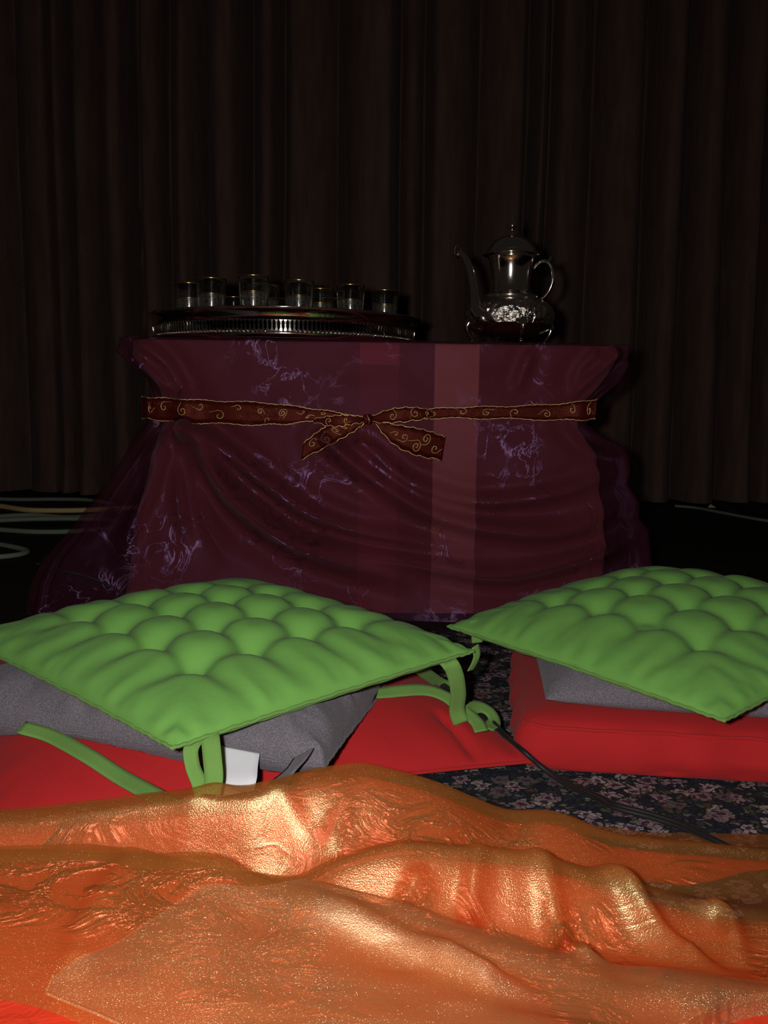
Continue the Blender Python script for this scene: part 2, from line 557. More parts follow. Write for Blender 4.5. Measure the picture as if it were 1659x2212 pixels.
SWAG = dict(
 a=([(-0.39, 0.386), (-0.368, 0.346), (-0.297, 0.239), (-0.171, 0.15), (-0.025, 0.101), (0.121, 0.078)], .055, .021),
 b=([(-0.39, 0.386), (-0.341, 0.355), (-0.243, 0.276), (-0.117, 0.196), (0.028, 0.162), (0.201, 0.137)], .034, .016),
 c=([(-0.394, 0.381), (-0.386, 0.31), (-0.351, 0.202), (-0.298, 0.111)], .018, .014),
 d=([(-0.399, 0.381), (-0.409, 0.31), (-0.401, 0.22), (-0.379, 0.147)], .018, .013),
 e=([(-0.403, 0.381), (-0.44, 0.309), (-0.487, 0.2), (-0.521, 0.09)], .016, .016),
 f=([(-0.412, 0.383), (-0.476, 0.309), (-0.55, 0.218), (-0.634, 0.116)], .016, .018),
 g=([(-0.118, 0.359), (-0.027, 0.288), (0.091, 0.217), (0.227, 0.183), (0.381, 0.185), (0.486, 0.25)], .030, .017),
 h=([(-0.046, 0.351), (0.063, 0.271), (0.198, 0.237), (0.377, 0.267), (0.478, 0.322)], .022, .015),
 i=([(0.372, 0.401), (0.4, 0.37), (0.445, 0.353), (0.473, 0.336)], .022, .014),
 j=([(-0.518, 0.521), (-0.472, 0.495), (-0.433, 0.46), (-0.394, 0.426)], .020, .014),
 k=([(-0.472, 0.534), (-0.432, 0.504), (-0.402, 0.461), (-0.389, 0.424)], .018, .013),
 l=([(0.451, 0.53), (0.421, 0.499), (0.391, 0.472), (0.37, 0.443)], .020, .012),
 m=([(0.411, 0.529), (0.381, 0.498), (0.361, 0.454)], .012, .012),
 n=([(0.478, 0.508), (0.455, 0.481), (0.406, 0.453)], .018, .011),
 o=([(0.279, 0.523), (0.255, 0.452)], .008, .012),
 p=([(-0.116, 0.151), (0.065, 0.116), (0.248, 0.091), (0.428, 0.14), (0.503, 0.187)], .028, .016))


def table_cloth(XL, XR, front, zbot, top, yback, swag, crumple, seed, nper=420, nz=130):
    """closed draped cover: rings of a rounded rectangle whose sides follow XL(z), XR(z)"""
    zs = np.concatenate([np.linspace(top, top, 1), np.linspace(top - .002, zbot, nz)])
    # perimeter parameter: dense along front
    s = np.concatenate([np.linspace(0, 1, 70, endpoint=False), 1 + np.linspace(0, 1, 250, endpoint=False), 2 + np.linspace(0, 1, 70, endpoint=False), 3 + np.linspace(0, 1, 30, endpoint=False)])
    rings = []
    def ring(z, shrink, fz):
        xl, xr = np.interp(fz, XL[0], XL[1]), np.interp(fz, XR[0], XR[1])
        yo = np.interp(fz, front[0], front[1])
        u = np.mod(s, 1); side = s.astype(int)
        x = np.select([side == 0, side == 1, side == 2, side == 3], [np.full_like(u, xl), xl + (xr - xl) * u, np.full_like(u, xr), xr + (xl - xr) * u])
        yb = yback
        yf_l, yf_r = yfront(xl) + yo, yfront(xr) + yo
        y = np.select([side == 0, side == 1, side == 2, side == 3], [yb + (yf_l - yb) * u, yf_l + (yf_r - yf_l) * u, yf_r + (yb - yf_r) * u, np.full_like(u, yb)])
        # round the corners
        cx, cy = (xl + xr) / 2, (yb + (yf_l + yf_r) / 2) / 2
        hx, hy = (xr - xl) / 2, (yb - (yf_l + yf_r) / 2) / 2
        dx, dy = x - cx, y - cy
        rad = .035
        ox, oy = np.maximum(np.abs(dx) - (hx - rad), 0), np.maximum(np.abs(dy) - (hy - rad), 0)
        d = np.hypot(ox, oy)
        k = np.where(d > rad, rad / np.maximum(d, 1e-9), 1)
        x = cx + np.sign(dx) * np.where(ox > 0, hx - rad + ox * k, np.abs(dx))
        y = cy + np.sign(dy) * np.where(oy > 0, hy - rad + oy * k, np.abs(dy))
        nxv = np.where(ox + oy > 0, ox * np.sign(dx), 0.0); nyv = np.where(ox + oy > 0, oy * np.sign(dy), 0.0)
        n = np.hypot(nxv, nyv) + 1e-9
        nxv, nyv = nxv / n, nyv / n
        x = cx + (x - cx) * shrink; y = cy + (y - cy) * shrink
        return x, y, nxv, nyv
    for sh in (.02, .25, .5, .75, .93, .985):
        x, y, a, b = ring(top, sh, top)
        rings.append(np.stack([x, y, np.full_like(x, top)], 1))
    for z in zs[1:]:
        x, y, a, b = ring(z, 1, z)
        fall = np.clip((top - z) / .05, 0, 1)
        dsp = np.zeros_like(x)
        frontw = np.clip(-b, 0, 1)
        for P, amp, w in SWAG.values():
            dd, tt = pline_dist(x, np.full_like(x, z), P)
            dsp += frontw * swag * amp * (np.exp(-(dd / w) ** 2) - .35 * np.exp(-((dd - w * 2) / (w * 1.2)) ** 2)) * np.clip(1.1 - .5 * tt, 0, 1) * np.clip((1 - tt) * 4, 0, 1)
        per = np.where(np.abs(b) > .5, x * 9, y * 9)
        dsp += fall * crumple * (fbm(per * .6 + 3, z * 7 + a * 3, seed, 3) * 1.4)
        # the sash cinches the cloth: damp everything there
        cinch = np.exp(-((z - .412) / .03) ** 2)
        dsp = dsp * (1 - .75 * cinch)
        # side folds
        sidew = np.abs(a)
        dsp += sidew * crumple * .9 * np.sin(y * 46 + 3 * vn(z * 8, y * 2, seed)) * fall * (1 - .6 * cinch)
        zz = np.full_like(x, z)
        rings.append(np.stack([x + a * dsp, y + b * dsp, np.maximum(zz, .004)], 1))
    return loft(rings, True, True, False)

XLU = ([0, .1, .2, .30, .386, .44, .467, .52, .60], [-.53, -.52, -.505, -.475, -.448, -.452, -.462, -.505, -.507])
XRU = ([0, .1, .2, .33, .386, .44, .467, .52, .60], [.455, .455, .452, .435, .385, .400, .425, .460, .460])
FRU = ([0, .3, .6], [.012, .022, .022])
v, f = table_cloth(XLU, XRU, FRU, .008, TT, 2.44, .9, .006, 3, nz=90)
under = tag(obj('tablecloth', v, f, M['under'], loc=(0, 0, 0)), 'solid wine red tablecloth with paler vertical bands, worn beneath the purple organza', 'tablecloth')
XLO = ([0, .07, .116, .18, .25, .314, .386, .44, .467, .50, .53, .60], [-.70, -.685, -.66, -.60, -.555, -.512, -.470, -.462, -.474, -.505, -.530, -.523])
XRO = ([0, .116, .188, .21, .242, .275, .305, .335, .35, .368, .395, .44, .476, .51, .53, .60], [.56, .525, .518, .500, .508, .488, .492, .486, .470, .428, .398, .420, .458, .478, .486, .474])
FRO = ([0, .1, .3, .40, .44, .54, .60], [-.045, -.03, -.008, .002, .002, 0, .003])
v, f = table_cloth(XLO, XRO, FRO, .006, TT + .004, 2.46, 1.0, .009, 11)
org = tag(obj('organza_overlay', v, f, M['organza'], loc=(0, 0, 0)), 'crinkled sheer purple organza draped over the table and tied in by the sash', 'tablecloth')
org_bvh = bvh_of(org)
TOPZ = TT + .0045


def front_y(x, z):
    hit = org_bvh.ray_cast(Vector((x, 1.2, z)), Vector((0, 1, 0)))
    return hit[0].y if hit[0] is not None else yfront(x)


# ------------------------------------------------------------------ sash with bow
sash = thing('ribbon_sash', (-.03, 1.79, .40), 'wine red ribbon with gold scrolls tied in a bow round the tablecloth', 'ribbon')
def ysm(xs, off):
    """smoothed cloth front along the sash, a little in front of it"""
    y = np.array([min(front_y(x, z) for z in (.40, .412, .425)) for x in xs])
    for _ in range(10): y = np.convolve(np.pad(y, 2, mode='edge'), [.1, .2, .4, .2, .1], 'valid')
    return y - off
def sash_piece(name, top, bot, off, n=90, bulge=0.0, wav=.0015, yend=None):
    T, B = spline(top, n), spline(bot, n)
    t = np.linspace(0, 1, n)
    T[:, 1] += wav * np.sin(t * 41 + 1) * .7; B[:, 1] += wav * np.sin(t * 37)
    y = ysm((T[:, 0] + B[:, 0]) / 2, off)
    y = y - bulge * np.sin(np.pi * t)
    if yend is not None: y = y + yend * np.clip((t - .93) / .07, 0, 1) ** 2 * 1.0
    A3 = np.stack([T[:, 0], y, T[:, 1]], 1); B3 = np.stack([B[:, 0], y - .0, B[:, 1]], 1)
    v, f = slab(A3, B3, .0008)
    o = obj(name, v, f, M['ribbon'], sash)
    ed = MB()
    for E3 in (A3, B3):
        P = E3.copy(); P[:, 1] -= .001
        P[:, 2] += .0006 * np.sin(np.arange(n) * 2.1)
        ed.add(*tube(P, .0011, 5))
    tag(ed.obj('gold_edge', M['gold_thread'], o), 'crimped gold wire edging')
    return o, A3, B3
PB = {}
PB['bandL'] = sash_piece('band', [(-.038, .402), (-.1, .412), (-.162, .42), (-.243, .428), (-.331, .43), (-.402, .433), (-.462, .435), (-.474, .436)],
                         [(-.038, .395), (-.127, .394), (-.189, .388), (-.243, .385), (-.332, .386), (-.403, .388), (-.461, .393), (-.474, .395)], .006, 110, yend=.05)
PB['bandR'] = sash_piece('band', [(-.029, .402), (.033, .409), (.087, .42), (.167, .425), (.255, .428), (.344, .434), (.406, .442), (.418, .443)],
                         [(-.029, .394), (.034, .398), (.087, .402), (.167, .403), (.256, .403), (.354, .402), (.403, .404), (.418, .406)], .006, 110, yend=.05)
PB['loopR'] = sash_piece('loop', [(-.029, .404), (.007, .418), (.042, .423), (.075, .421), (.092, .414)], [(-.029, .394), (.007, .393), (.043, .396), (.08, .402), (.094, .407)], .010, 40, .014)
PB['loopL'] = sash_piece('loop', [(-.036, .403), (-.07, .406), (-.10, .405), (-.14, .398)], [(-.036, .394), (-.07, .388), (-.10, .384), (-.14, .392)], .010, 40, .012)
PB['tailL'] = sash_piece('tail', [(-.038, .397), (-.1, .389), (-.127, .376), (-.160, .350)], [(-.036, .394), (-.064, .373), (-.104, .350), (-.164, .318)], .009, 40, .004)
PB['tailR'] = sash_piece('tail', [(-.026, .396), (.034, .387), (.079, .379), (.118, .366)], [(-.02, .391), (.016, .352), (.062, .330), (.112, .321)], .009, 40, .006)
ky = float(ysm(np.array([-.045, -.035, -.025, -.015]), .016).mean())
kv = MB()
a = np.linspace(0, 2 * np.pi, 16, endpoint=False)
kv.add(*loft([np.stack([-.034 + k * .010 + 0 * a, ky + .008 * r * np.cos(a), .399 + .0105 * r * np.sin(a)], 1) for k, r in ((-1, .25), (-.8, .7), (-.4, .95), (0, .9), (.4, .97), (.8, .7), (1, .25))], True, True, True))
knot = kv.obj('knot', M['ribbon'], sash)
ke = MB(); ke.add(*tube([(-.037, ky - .004, .410), (-.034, ky - .0095, .404), (-.031, ky - .0095, .396), (-.033, ky - .004, .388)], .0011, 5, 14))
tag(ke.obj('gold_edge', M['gold_thread'], knot), 'crimped gold wire edging')

def scroll(mb, surf, u, w, size, turns, flip=1, rot=0, tail=1.0):
    """flat printed spiral lying on a ribbon piece; size in metres"""
    o, A3, B3 = surf
    L = np.linalg.norm(np.diff((A3 + B3) / 2, axis=0), axis=1).sum()
    Wd = np.linalg.norm(A3 - B3, axis=1).mean()
    t = np.linspace(.12, 1, int(26 * turns) + 8)
    ang = rot + flip * turns * 2 * np.pi * t
    rr = size * t ** 1.1
    us = u + rr * np.cos(ang) / L; ws = w + rr * np.sin(ang) / Wd
    if tail:
        k = np.linspace(0, 1, 8)[1:]
        d = np.array([us[-1] - us[-2], ws[-1] - ws[-2]])
        us = np.concatenate([us, us[-1] + d[0] * k * 7 * tail]); ws = np.concatenate([ws, ws[-1] + d[1] * k * 7 * tail * .6])
    m = (us > .01) & (us < .99) & (ws > .06) & (ws < .94)
    us, ws = us[m], ws[m]
    if len(us) < 4: return
    i = np.clip(us * (len(A3) - 1), 0, len(A3) - 1.001); j = i.astype(int); q = (i - j)[:, None]
    P = (A3[j] * (1 - q) + A3[j + 1] * q) * (1 - ws[:, None]) + (B3[j] * (1 - q) + B3[j + 1] * q) * ws[:, None]
    P[:, 1] -= .0012
    # break runs where consecutive samples jump
    cut = np.where(np.linalg.norm(np.diff(P, axis=0), axis=1) > .006)[0] + 1
    for seg in np.split(P, cut):
        if len(seg) >= 3: mb.add(*tube(seg, np.interp(np.linspace(0, 1, len(seg)), [0, .4, 1], [.0007, .00105, .0005]), 4))
rs = random.Random(5)
for key, lst in dict(bandL=[(.12, .5, .008, 1.3), (.22, .6, .007, 1.2), (.345, .42, .009, 2.2), (.43, .4, .006, 1.6), (.50, .3, .006, 1), (.56, .65, .010, 1.3), (.63, .25, .008, .9), (.70, .5, .010, 1.5), (.78, .4, .009, 1.2), (.40, .8, .007, 1), (.27, .25, .006, 1), (.86, .5, .009, 1.3), (.17, .25, .006, 1)],
                     bandR=[(.16, .5, .006, 1.3), (.30, .55, .006, 1.5), (.40, .4, .008, 1), (.48, .5, .007, 1.5), (.57, .5, .008, 1.1), (.66, .6, .007, 1.6), (.75, .4, .008, 1.2), (.84, .5, .008, 1.4), (.23, .4, .006, 1)],
                     loopR=[(.3, .5, .007, 1.4), (.6, .45, .008, 1.4), (.8, .5, .006, 1.2)], loopL=[(.4, .5, .006, 1.3), (.75, .5, .006, 1.3)],
                     tailL=[(.45, .45, .008, 1.4), (.68, .6, .009, 1.7), (.85, .4, .009, 1.5), (.3, .5, .005, 1.1)], tailR=[(.42, .5, .008, 1.4), (.62, .68, .010, 1.9), (.72, .3, .010, 1.9), (.88, .6, .009, 1.4), (.3, .5, .006, 1.1)]).items():
    for (u, w, sz, tn) in lst:
        mb = MB()
        scroll(mb, PB[key], u, w, sz, tn, rs.choice((-1, 1)), rs.uniform(0, 6.28), 1.2)
        if mb.v: mb.obj('gold_scroll', M['gold_thread'], PB[key][0])

# ------------------------------------------------------------------ silver tray
TC = Vector((-.225, 2.10, TOPZ))
tray = thing('gallery_tray', TC, 'round silver tray with a pierced gallery edge, left on the table under the tea glasses', 'tray')
prof = [(.0005, .038), (.15, .038), (.262, .039), (.276, .044), (.286, .054), (.296, .0588), (.3005, .0595), (.302, .0585), (.300, .0574), (.2970, .0566), (.2948, .0545), (.2922, .049), (.2903, .043), (.2888, .0350), (.286, .0345), (.270, .0366), (.15, .036), (.0005, .036)]
v, f = lathe(prof, 160, TC); plate = obj('plate', v, f, M['silver'], tray)
g = MB()
NB = 210
for i in range(NB):                                   # pierced uprights of the gallery
    a0 = 2 * math.pi * i / NB
    rings = []
    for z, wd, rad in ((.0355, .0066, .2884), (.032, .0030, .2880), (.026, .0024, .2872), (.019, .0028, .2864), (.0128, .0066, .2858)):
        da = wd / rad / 1.0
        for_r = []
        for (rr, s) in ((rad, -1), (rad, 1), (rad - .0016, 1), (rad - .0016, -1)):
            an = a0 + s * da / 2 * 1.15
            for_r.append((TC.x + rr * math.cos(an), TC.y + rr * math.sin(an), TC.z + z))
        rings.append(for_r)
    g.add(*loft(rings, True, True, True))
tag(g.obj('gallery', M['silver'], tray, False), 'pierced upright bars under the rim', kind='stuff')
v, f = lathe([(.284, .0135), (.2865, .0135), (.2875, .011), (.2865, .0065), (.284, .004), (.283, .0005), (.2805, .0005), (.2815, .006), (.284, .0135)], 160, TC)
obj('foot_ring', v, f, M['silver'], tray)
b = MB()
sv, sf = [], []
for j in range(5):
    ph = math.pi * j / 4
    for i in range(8): sv.append((math.sin(ph) * math.cos(i * math.pi / 4), math.sin(ph) * math.sin(i * math.pi / 4), math.cos(ph)))
sf = grid_faces(8, 5, True); sv = np.array(sv)
for i in range(NB):
    a0 = 2 * math.pi * (i + .5) / NB
    b.add(sv * np.array([.0026, .0026, .0031]) + np.array([TC.x + .2883 * math.cos(a0), TC.y + .2883 * math.sin(a0), TC.z + .0125]), sf)
tag(b.obj('bead_border', M['silver'], tray), 'small beads along the foot of the gallery', kind='stuff')

# ------------------------------------------------------------------ tea glasses
GL = [(-.360, 1.94, 'clear tea glass with gold rim, leftmost of the front row on the silver tray'),
      (-.267, 1.89, 'clear tea glass with gold rim, second from left in the front row'),
      (-.182, 1.955, 'clear tea glass with gold rim, third from left in the front row of the tray'),
      (-.078, 2.02, 'clear tea glass with gold rim, fourth from left in the front row of the tray'),
      (-.005, 2.11, 'clear tea glass standing alone at the far right of the silver tray'),
      (-.425, 2.03, 'clear tea glass at the far left of the tray, partly behind the first front glass'),
      (-.262, 2.045, 'clear tea glass half hidden behind the second glass of the front row'),
      (-.148, 2.10, 'clear tea glass half hidden to the right behind the third front glass'),
      (-.136, 2.30, 'far tea glass seen as a bright streak between the third and fourth front glasses'),
      (-.373, 2.30, 'dim far tea glass in the gap between the first and second front glasses'),
      (-.270, 2.32, 'dim far tea glass in the gap between the second and third front glasses')]
gz = TC.z + .0392
def make_glass(x, y):
    t = thing('tea_glass', (x, y, gz), '', 'glass', 'tea glasses on the tray')
    pr = [(.0005, .0), (.022, .0), (.0238, .0015), (.0245, .006), (.026, .020), (.0285, .05), (.0302, .074), (.0312, .085), (.0308, .0858), (.0301, .085), (.0290, .074), (.0273, .05), (.0248, .02), (.0234, .0105), (.021, .008), (.0005, .0075)]
    v, f = lathe(pr, 40, (x, y, gz)); obj('glass_body', v, f, M['glass'], t)
    v, f = lathe([(.0307, .0835), (.0314, .0832), (.0316, .085), (.0312, .0863), (.0305, .0864), (.03, .0852), (.0307, .0835)], 40, (x, y, gz)); tag(obj('gold_rim', v, f, M['gold_rim'], t), 'thin gold rim')
    v, f = lathe([(.0255, .012), (.0265, .022), (.0282, .044), (.0289, .053)], 40, (x, y, gz)); tag(obj('etched_band', v, f, M['etch'], t), 'etched pale pattern round the lower half')
    v, f = lathe([(.0290, .0535), (.0294, .0535), (.0296, .0552), (.0291, .0552)], 40, (x, y, gz)); tag(obj('gold_line', v, f, M['gold_rim'], t), 'thin gold line above the pattern')
    return t
g0 = make_glass(GL[0][0], GL[0][1]); g0['label'] = GL[0][2]
for x, y, lb in GL[1:]:
    c = dup(g0, (x, y, gz)); c['label'] = lb

# ------------------------------------------------------------------ teapot
PC = Vector((.256, 1.965, TOPZ))
pot = thing('teapot', PC, 'ornate silver teapot with tall domed lid and curved spout, on the right of the table', 'teapot')
def chase(a, z):
    k = np.exp(-((z - .068) / .021) ** 4)
    th = a * 10
    p = .55 * np.cos(th) * np.cos((z - .068) * 150) + .35 * np.cos(th * 2 + 1.0) * np.cos((z - .068) * 300) + .25 * np.sin(th * 3 + z * 500) * np.cos(z * 420)
    return k * .0022 * p
zz = np.linspace(.020, .098, 60)
bp = [(.0005, .016), (.03, .0165), (.055, .020)] + [(float(np.interp(z, [.020, .027, .037, .052, .068, .080, .089, .098], [.058, .074, .086, .0915, .0915, .086, .074, .056])), float(z)) for z in zz[1:]]
k_ = np.array([r for r, z in bp]); k_[6:-4] = np.convolve(np.pad(k_, 4, mode='edge'), np.ones(9) / 9, 'valid')[6:-4]
bp = [(float(r), z) for r, (_, z) in zip(k_, bp)] + [(.056, .0985), (.0575, .100), (.056, .102), (.0525, .1022)]
v, f = lathe(bp, 220, PC, chase); body = obj('body', v, f, M['chased'], pot)
v, f = lathe([(.0525, .1015), (.0505, .104), (.0450, .107), (.0415, .112), (.0395, .122), (.0402, .138), (.0420, .155), (.0445, .170), (.0475, .178), (.0485, .180), (.047, .181)], 96, PC); obj('neck', v, f, M['pot'], pot)
v, f = lathe([(.046, .1805), (.0555, .1815), (.0590, .1835), (.0595, .1855), (.0575, .1872), (.053, .1885), (.0518, .190), (.0525, .1915), (.0500, .197), (.044, .206), (.035, .214), (.024, .2195), (.014, .2225), (.0085, .224)], 96, PC)
lid = obj('lid', v, f, M['pot'], pot)
v, f = lathe([(.009, .2235), (.0075, .226), (.0045, .229), (.0035, .233), (.0042, .237), (.0075, .240), (.0095, .2435), (.0075, .247), (.0042, .250), (.0028, .254), (.0036, .2575), (.0032, .261), (.0012, .264), (.0003, .2645)], 32, PC)
obj('finial', v, f, M['pot'], lid)
cx, cy, cz = PC
SPP = [(-.042, -.060, .044), (-.062, -.072, .050), (-.076, -.064, .068), (-.079, -.056, .095), (-.083, -.050, .122), (-.089, -.045, .148), (-.097, -.040, .168), (-.106, -.036, .178), (-.113, -.033, .180)]
v, f = tube([(cx + a, cy + b, cz + c) for a, b, c in SPP], [.019, .0165, .0125, .0098, .0088, .0082, .0078, .0076, .0092], 20, 60)
sp = obj('spout', v, f, M['pot'], pot)
lip = MB(); T0 = np.array((cx - .112, cy - .034, cz + .181))
lip.add(*tube([T0 + np.array(p) for p in ((.006, -.006, -.004), (.004, -.005, .008), (-.004, -.003, .016), (-.008, 0, .006), (-.007, .003, -.003))], .0012, 6, 24))
lip.obj('spout_lip', M['pot'], sp)
HP = [(.048, .010, .158), (.058, .002, .170), (.072, -.004, .172), (.083, -.006, .158), (.0865, -.006, .138), (.082, -.004, .118), (.072, 0, .102), (.062, .004, .095)]
v, f = tube([(cx + a, cy + b, cz + c) for a, b, c in HP], [.0035, .0045, .0045, .0042, .0048, .0042, .0036, .003], 12, 50)
h_o = obj('handle', v, f, M['pot'], pot)
v, f = tube([(cx + .076, cy - .005, cz + .170), (cx + .080, cy - .006, cz + .178), (cx + .079, cy - .006, cz + .184)], [.004, .003, .0012], 10, 10)
obj('thumb_rest', v, f, M['pot'], h_o)
for an in (-80, 10, 100, 190):
    ca, sa = math.cos(math.radians(an)), math.sin(math.radians(an))
    P = [(cx + r * ca, cy + r * sa, cz + z) for r, z in ((.085, .048), (.091, .036), (.087, .022), (.078, .010), (.076, .0065), (.082, .0052))]
    v, f = tube(P, [.009, .0065, .0045, .0033, .0032, .0045], 10, 26); obj('leg', v, f, M['pot'], pot)

# ------------------------------------------------------------------ cushions
def pad(parent, name, P, T, mat, tufts=None, pinch=.035, a=3.2, b=.55, sag=None, wr=.0012, wn=26, seed=0, trees=None, flat_bottom=.5, minth=.012, n=120, tdepth=.75, trad=.030, creases=(), lift=.0015, grooves=0):
    """stuffed square: corners P (00,10,11,01), thickness T, tufted at (u,v) points"""
    P = [np.array(p, float) for p in P]
    t = np.linspace(0, 1, n)
    t = .5 - .5 * np.cos(np.pi * t) if False else t * .55 + (.5 - .5 * np.cos(np.pi * t)) * .45
    U, V = np.meshgrid(t, t)
    u = .5 + (U - .5) * (1 - pinch * 4 * V * (1 - V)); v_ = .5 + (V - .5) * (1 - pinch * 4 * U * (1 - U))
    ed = np.minimum(np.minimum(U, 1 - U), np.minimum(V, 1 - V))
    mid = ((1 - u) * (1 - v_))[..., None] * P[0] + (u * (1 - v_))[..., None] * P[1] + (u * v_)[..., None] * P[2] + ((1 - u) * v_)[..., None] * P[3]
    if sag is not None: mid[..., 2] += sag(U, V)
    prof = (np.clip(1 - np.abs(2 * U - 1) ** a, 0, 1) * np.clip(1 - np.abs(2 * V - 1) ** a, 0, 1)) ** b
    side = np.linalg.norm(P[1] - P[0])
    tw = np.ones_like(U)
    if tufts:
        us = sorted(set(q[0] for q in tufts))
        sp = us[1] - us[0]
        # domes between the tufts
        def wave(q):
            out = np.clip(np.maximum(us[0] - q, q - us[-1]) / sp, 0, .5)
            return np.where((q > us[0]) & (q < us[-1]), np.abs(np.sin(np.pi * (q - us[0]) / sp)), np.sin(np.pi * out))
        wob = .006
        r_ = np.hypot(wave(U + wob * vn(U * 8, V * 8, seed)), wave(V + wob * vn(U * 8, V * 8, seed + 3))) / 1.4142
        dn = 1 - tdepth * np.clip(1 - r_, 0, 1) ** 1.7
        if grooves:
            gu = np.ones_like(U); gv = np.ones_like(U)
            inn = np.clip((ed - .05) / .12, 0, 1)
            for q in us:
                gu = gu * (1 - grooves * np.exp(-((U - q) * side / .012) ** 2) * inn); gv = gv * (1 - grooves * np.exp(-((V - q) * side / .012) ** 2) * inn)
            dn = dn * gu * gv
        tw = dn
    per = np.where(np.abs(U - .5) > np.abs(V - .5), V, U)
    edgew = np.exp(-ed / .10)
    wrk = wr * edgew * (np.sin(per * wn * 6.28 + 5 * vn(per * 9, ed * 8, seed)) + 1.5 * vn(per * 40, ed * 10, seed + 4)) * np.clip(ed / .02, 0, 1)
    gen = .004 * fbm(U * 5, V * 5, seed + 9) * prof
    top = mid.copy(); bot = mid.copy()
    top[..., 2] += T * prof * tw * (1 - flat_bottom * .5) + wrk + gen
    bot[..., 2] -= T * prof * flat_bottom * .5 * (.6 + .4 * tw) + wrk * .4
    for (pl, dep, w) in creases:
        dd, tt = pline_dist(top[..., 0], top[..., 1], pl)
        top[..., 2] -= dep * np.exp(-(dd / w) ** 2) * np.clip(tt * 8, 0, 1) * np.clip((1 - tt) * 4, 0, 1) * np.clip(prof * 4, 0, 1)
    if trees is not None:
        for i in range(n):
            for j in range(n):
                h = height(bot[i, j, 0], bot[i, j, 1], trees) + lift
                if bot[i, j, 2] < h: bot[i, j, 2] = h
                top[i, j, 2] = max(top[i, j, 2], bot[i, j, 2] + minth * prof[i, j])
    vt = top.reshape(-1, 3); vb = bot.reshape(-1, 3)
    edge = np.zeros((n, n), bool); edge[0] = edge[-1] = True; edge[:, 0] = edge[:, -1] = True
    ev = edge.reshape(-1)
    vt[ev] = np.maximum(vt[ev], vb[ev])
    idx = np.where(ev, np.arange(n * n), 0)
    cnt = n * n; bi = []
    extra = []
    for k in range(n * n):
        if ev[k]: bi.append(k)
        else: bi.append(cnt + len(extra)); extra.append(vb[k])
    F = grid_faces(n, n)
    F = F + [tuple(bi[i] for i in reversed(q)) for q in F]
    V3 = np.vstack([vt, np.array(extra)])
    o = obj(name, V3, F, mat, parent)
    ring = list(range(n)) + [k * n + n - 1 for k in range(1, n)] + [(n - 1) * n + k for k in range(n - 2, -1, -1)] + [k * n for k in range(n - 2, 0, -1)]
    return o, vt[ring]


def piping(parent, ring, r, mat, wav=.0):
    R = ring.copy()
    k = np.arange(len(R))
    R[:, 2] += wav * np.sin(k * .55) + wav * np.sin(k * 1.3)
    R = np.vstack([R, R[:2]])
    v, f = tube(R, r, 7, None, False)
    return obj('piping', v, f, mat, parent)

G4 = [.235, .412, .588, .765]
TUFT4 = [(a, b) for a in G4 for b in G4]

# left stack ------------------------------------------------------
RL = [(-.395, .830, .022), (.193, 1.045, .020), (-.020, 1.60, .028), (-.66, 1.365, .030)]
redl = thing('floor_cushion', (-.2, 1.2, 0), 'plump red knife-edge floor cushion at the bottom of the left stack', 'cushion', 'red floor cushions')
o, rg = pad(redl, 'cover', RL, .125, M['red'], pinch=.05, a=2.4, b=.62, wr=.0010, wn=9, seed=1, trees=[SUPPORT[0]], flat_bottom=.55, minth=.02, lift=.002,
            creases=[([(.062, 1.09), (.092, 1.055), (.116, 1.015), (.128, .975)], .010, .007)])
piping(redl, rg, .0022, M['red'])
SUPPORT.append(bvh_of(o))
GY = [(-.50, 1.00, .078), (-.055, .870, .080), (.035, 1.215, .080), (-.41, 1.36, .082)]
gl = thing('seat_pad', (-.2, 1.1, .08), 'grey chambray tufted seat pad in the middle of the left stack', 'cushion', 'grey seat pads')
o, rg = pad(gl, 'cover', GY, .088, M['gray'], TUFT4, pinch=.02, a=6, b=.5, wr=.0048, wn=7, seed=5, trees=SUPPORT, flat_bottom=.7, minth=.03)
piping(gl, rg, .0016, M['gray'], .0006)
SUPPORT.append(bvh_of(o))
GRN = [(-.190, .812, .120), (.108, 1.060, .146), (-.205, 1.375, .162), (-.515, 1.105, .140)]
gn = thing('seat_pad', (-.2, 1.09, .14), 'green tufted seat pad lying diagonally on top of the left stack', 'cushion', 'green seat pads')
o, rg = pad(gn, 'cover', GRN, .062, M['green'], TUFT4, pinch=.02, a=3.4, b=.5, wr=.0016, wn=11, seed=8, trees=SUPPORT, flat_bottom=.8, minth=.02, grooves=.18,
            sag=lambda u, v: .012 * np.sin(np.pi * u) * np.sin(np.pi * v))
gn_cover = o
piping(gn, rg, .0020, M['green_piping'], .0004)
SUPPORT.append(bvh_of(o))

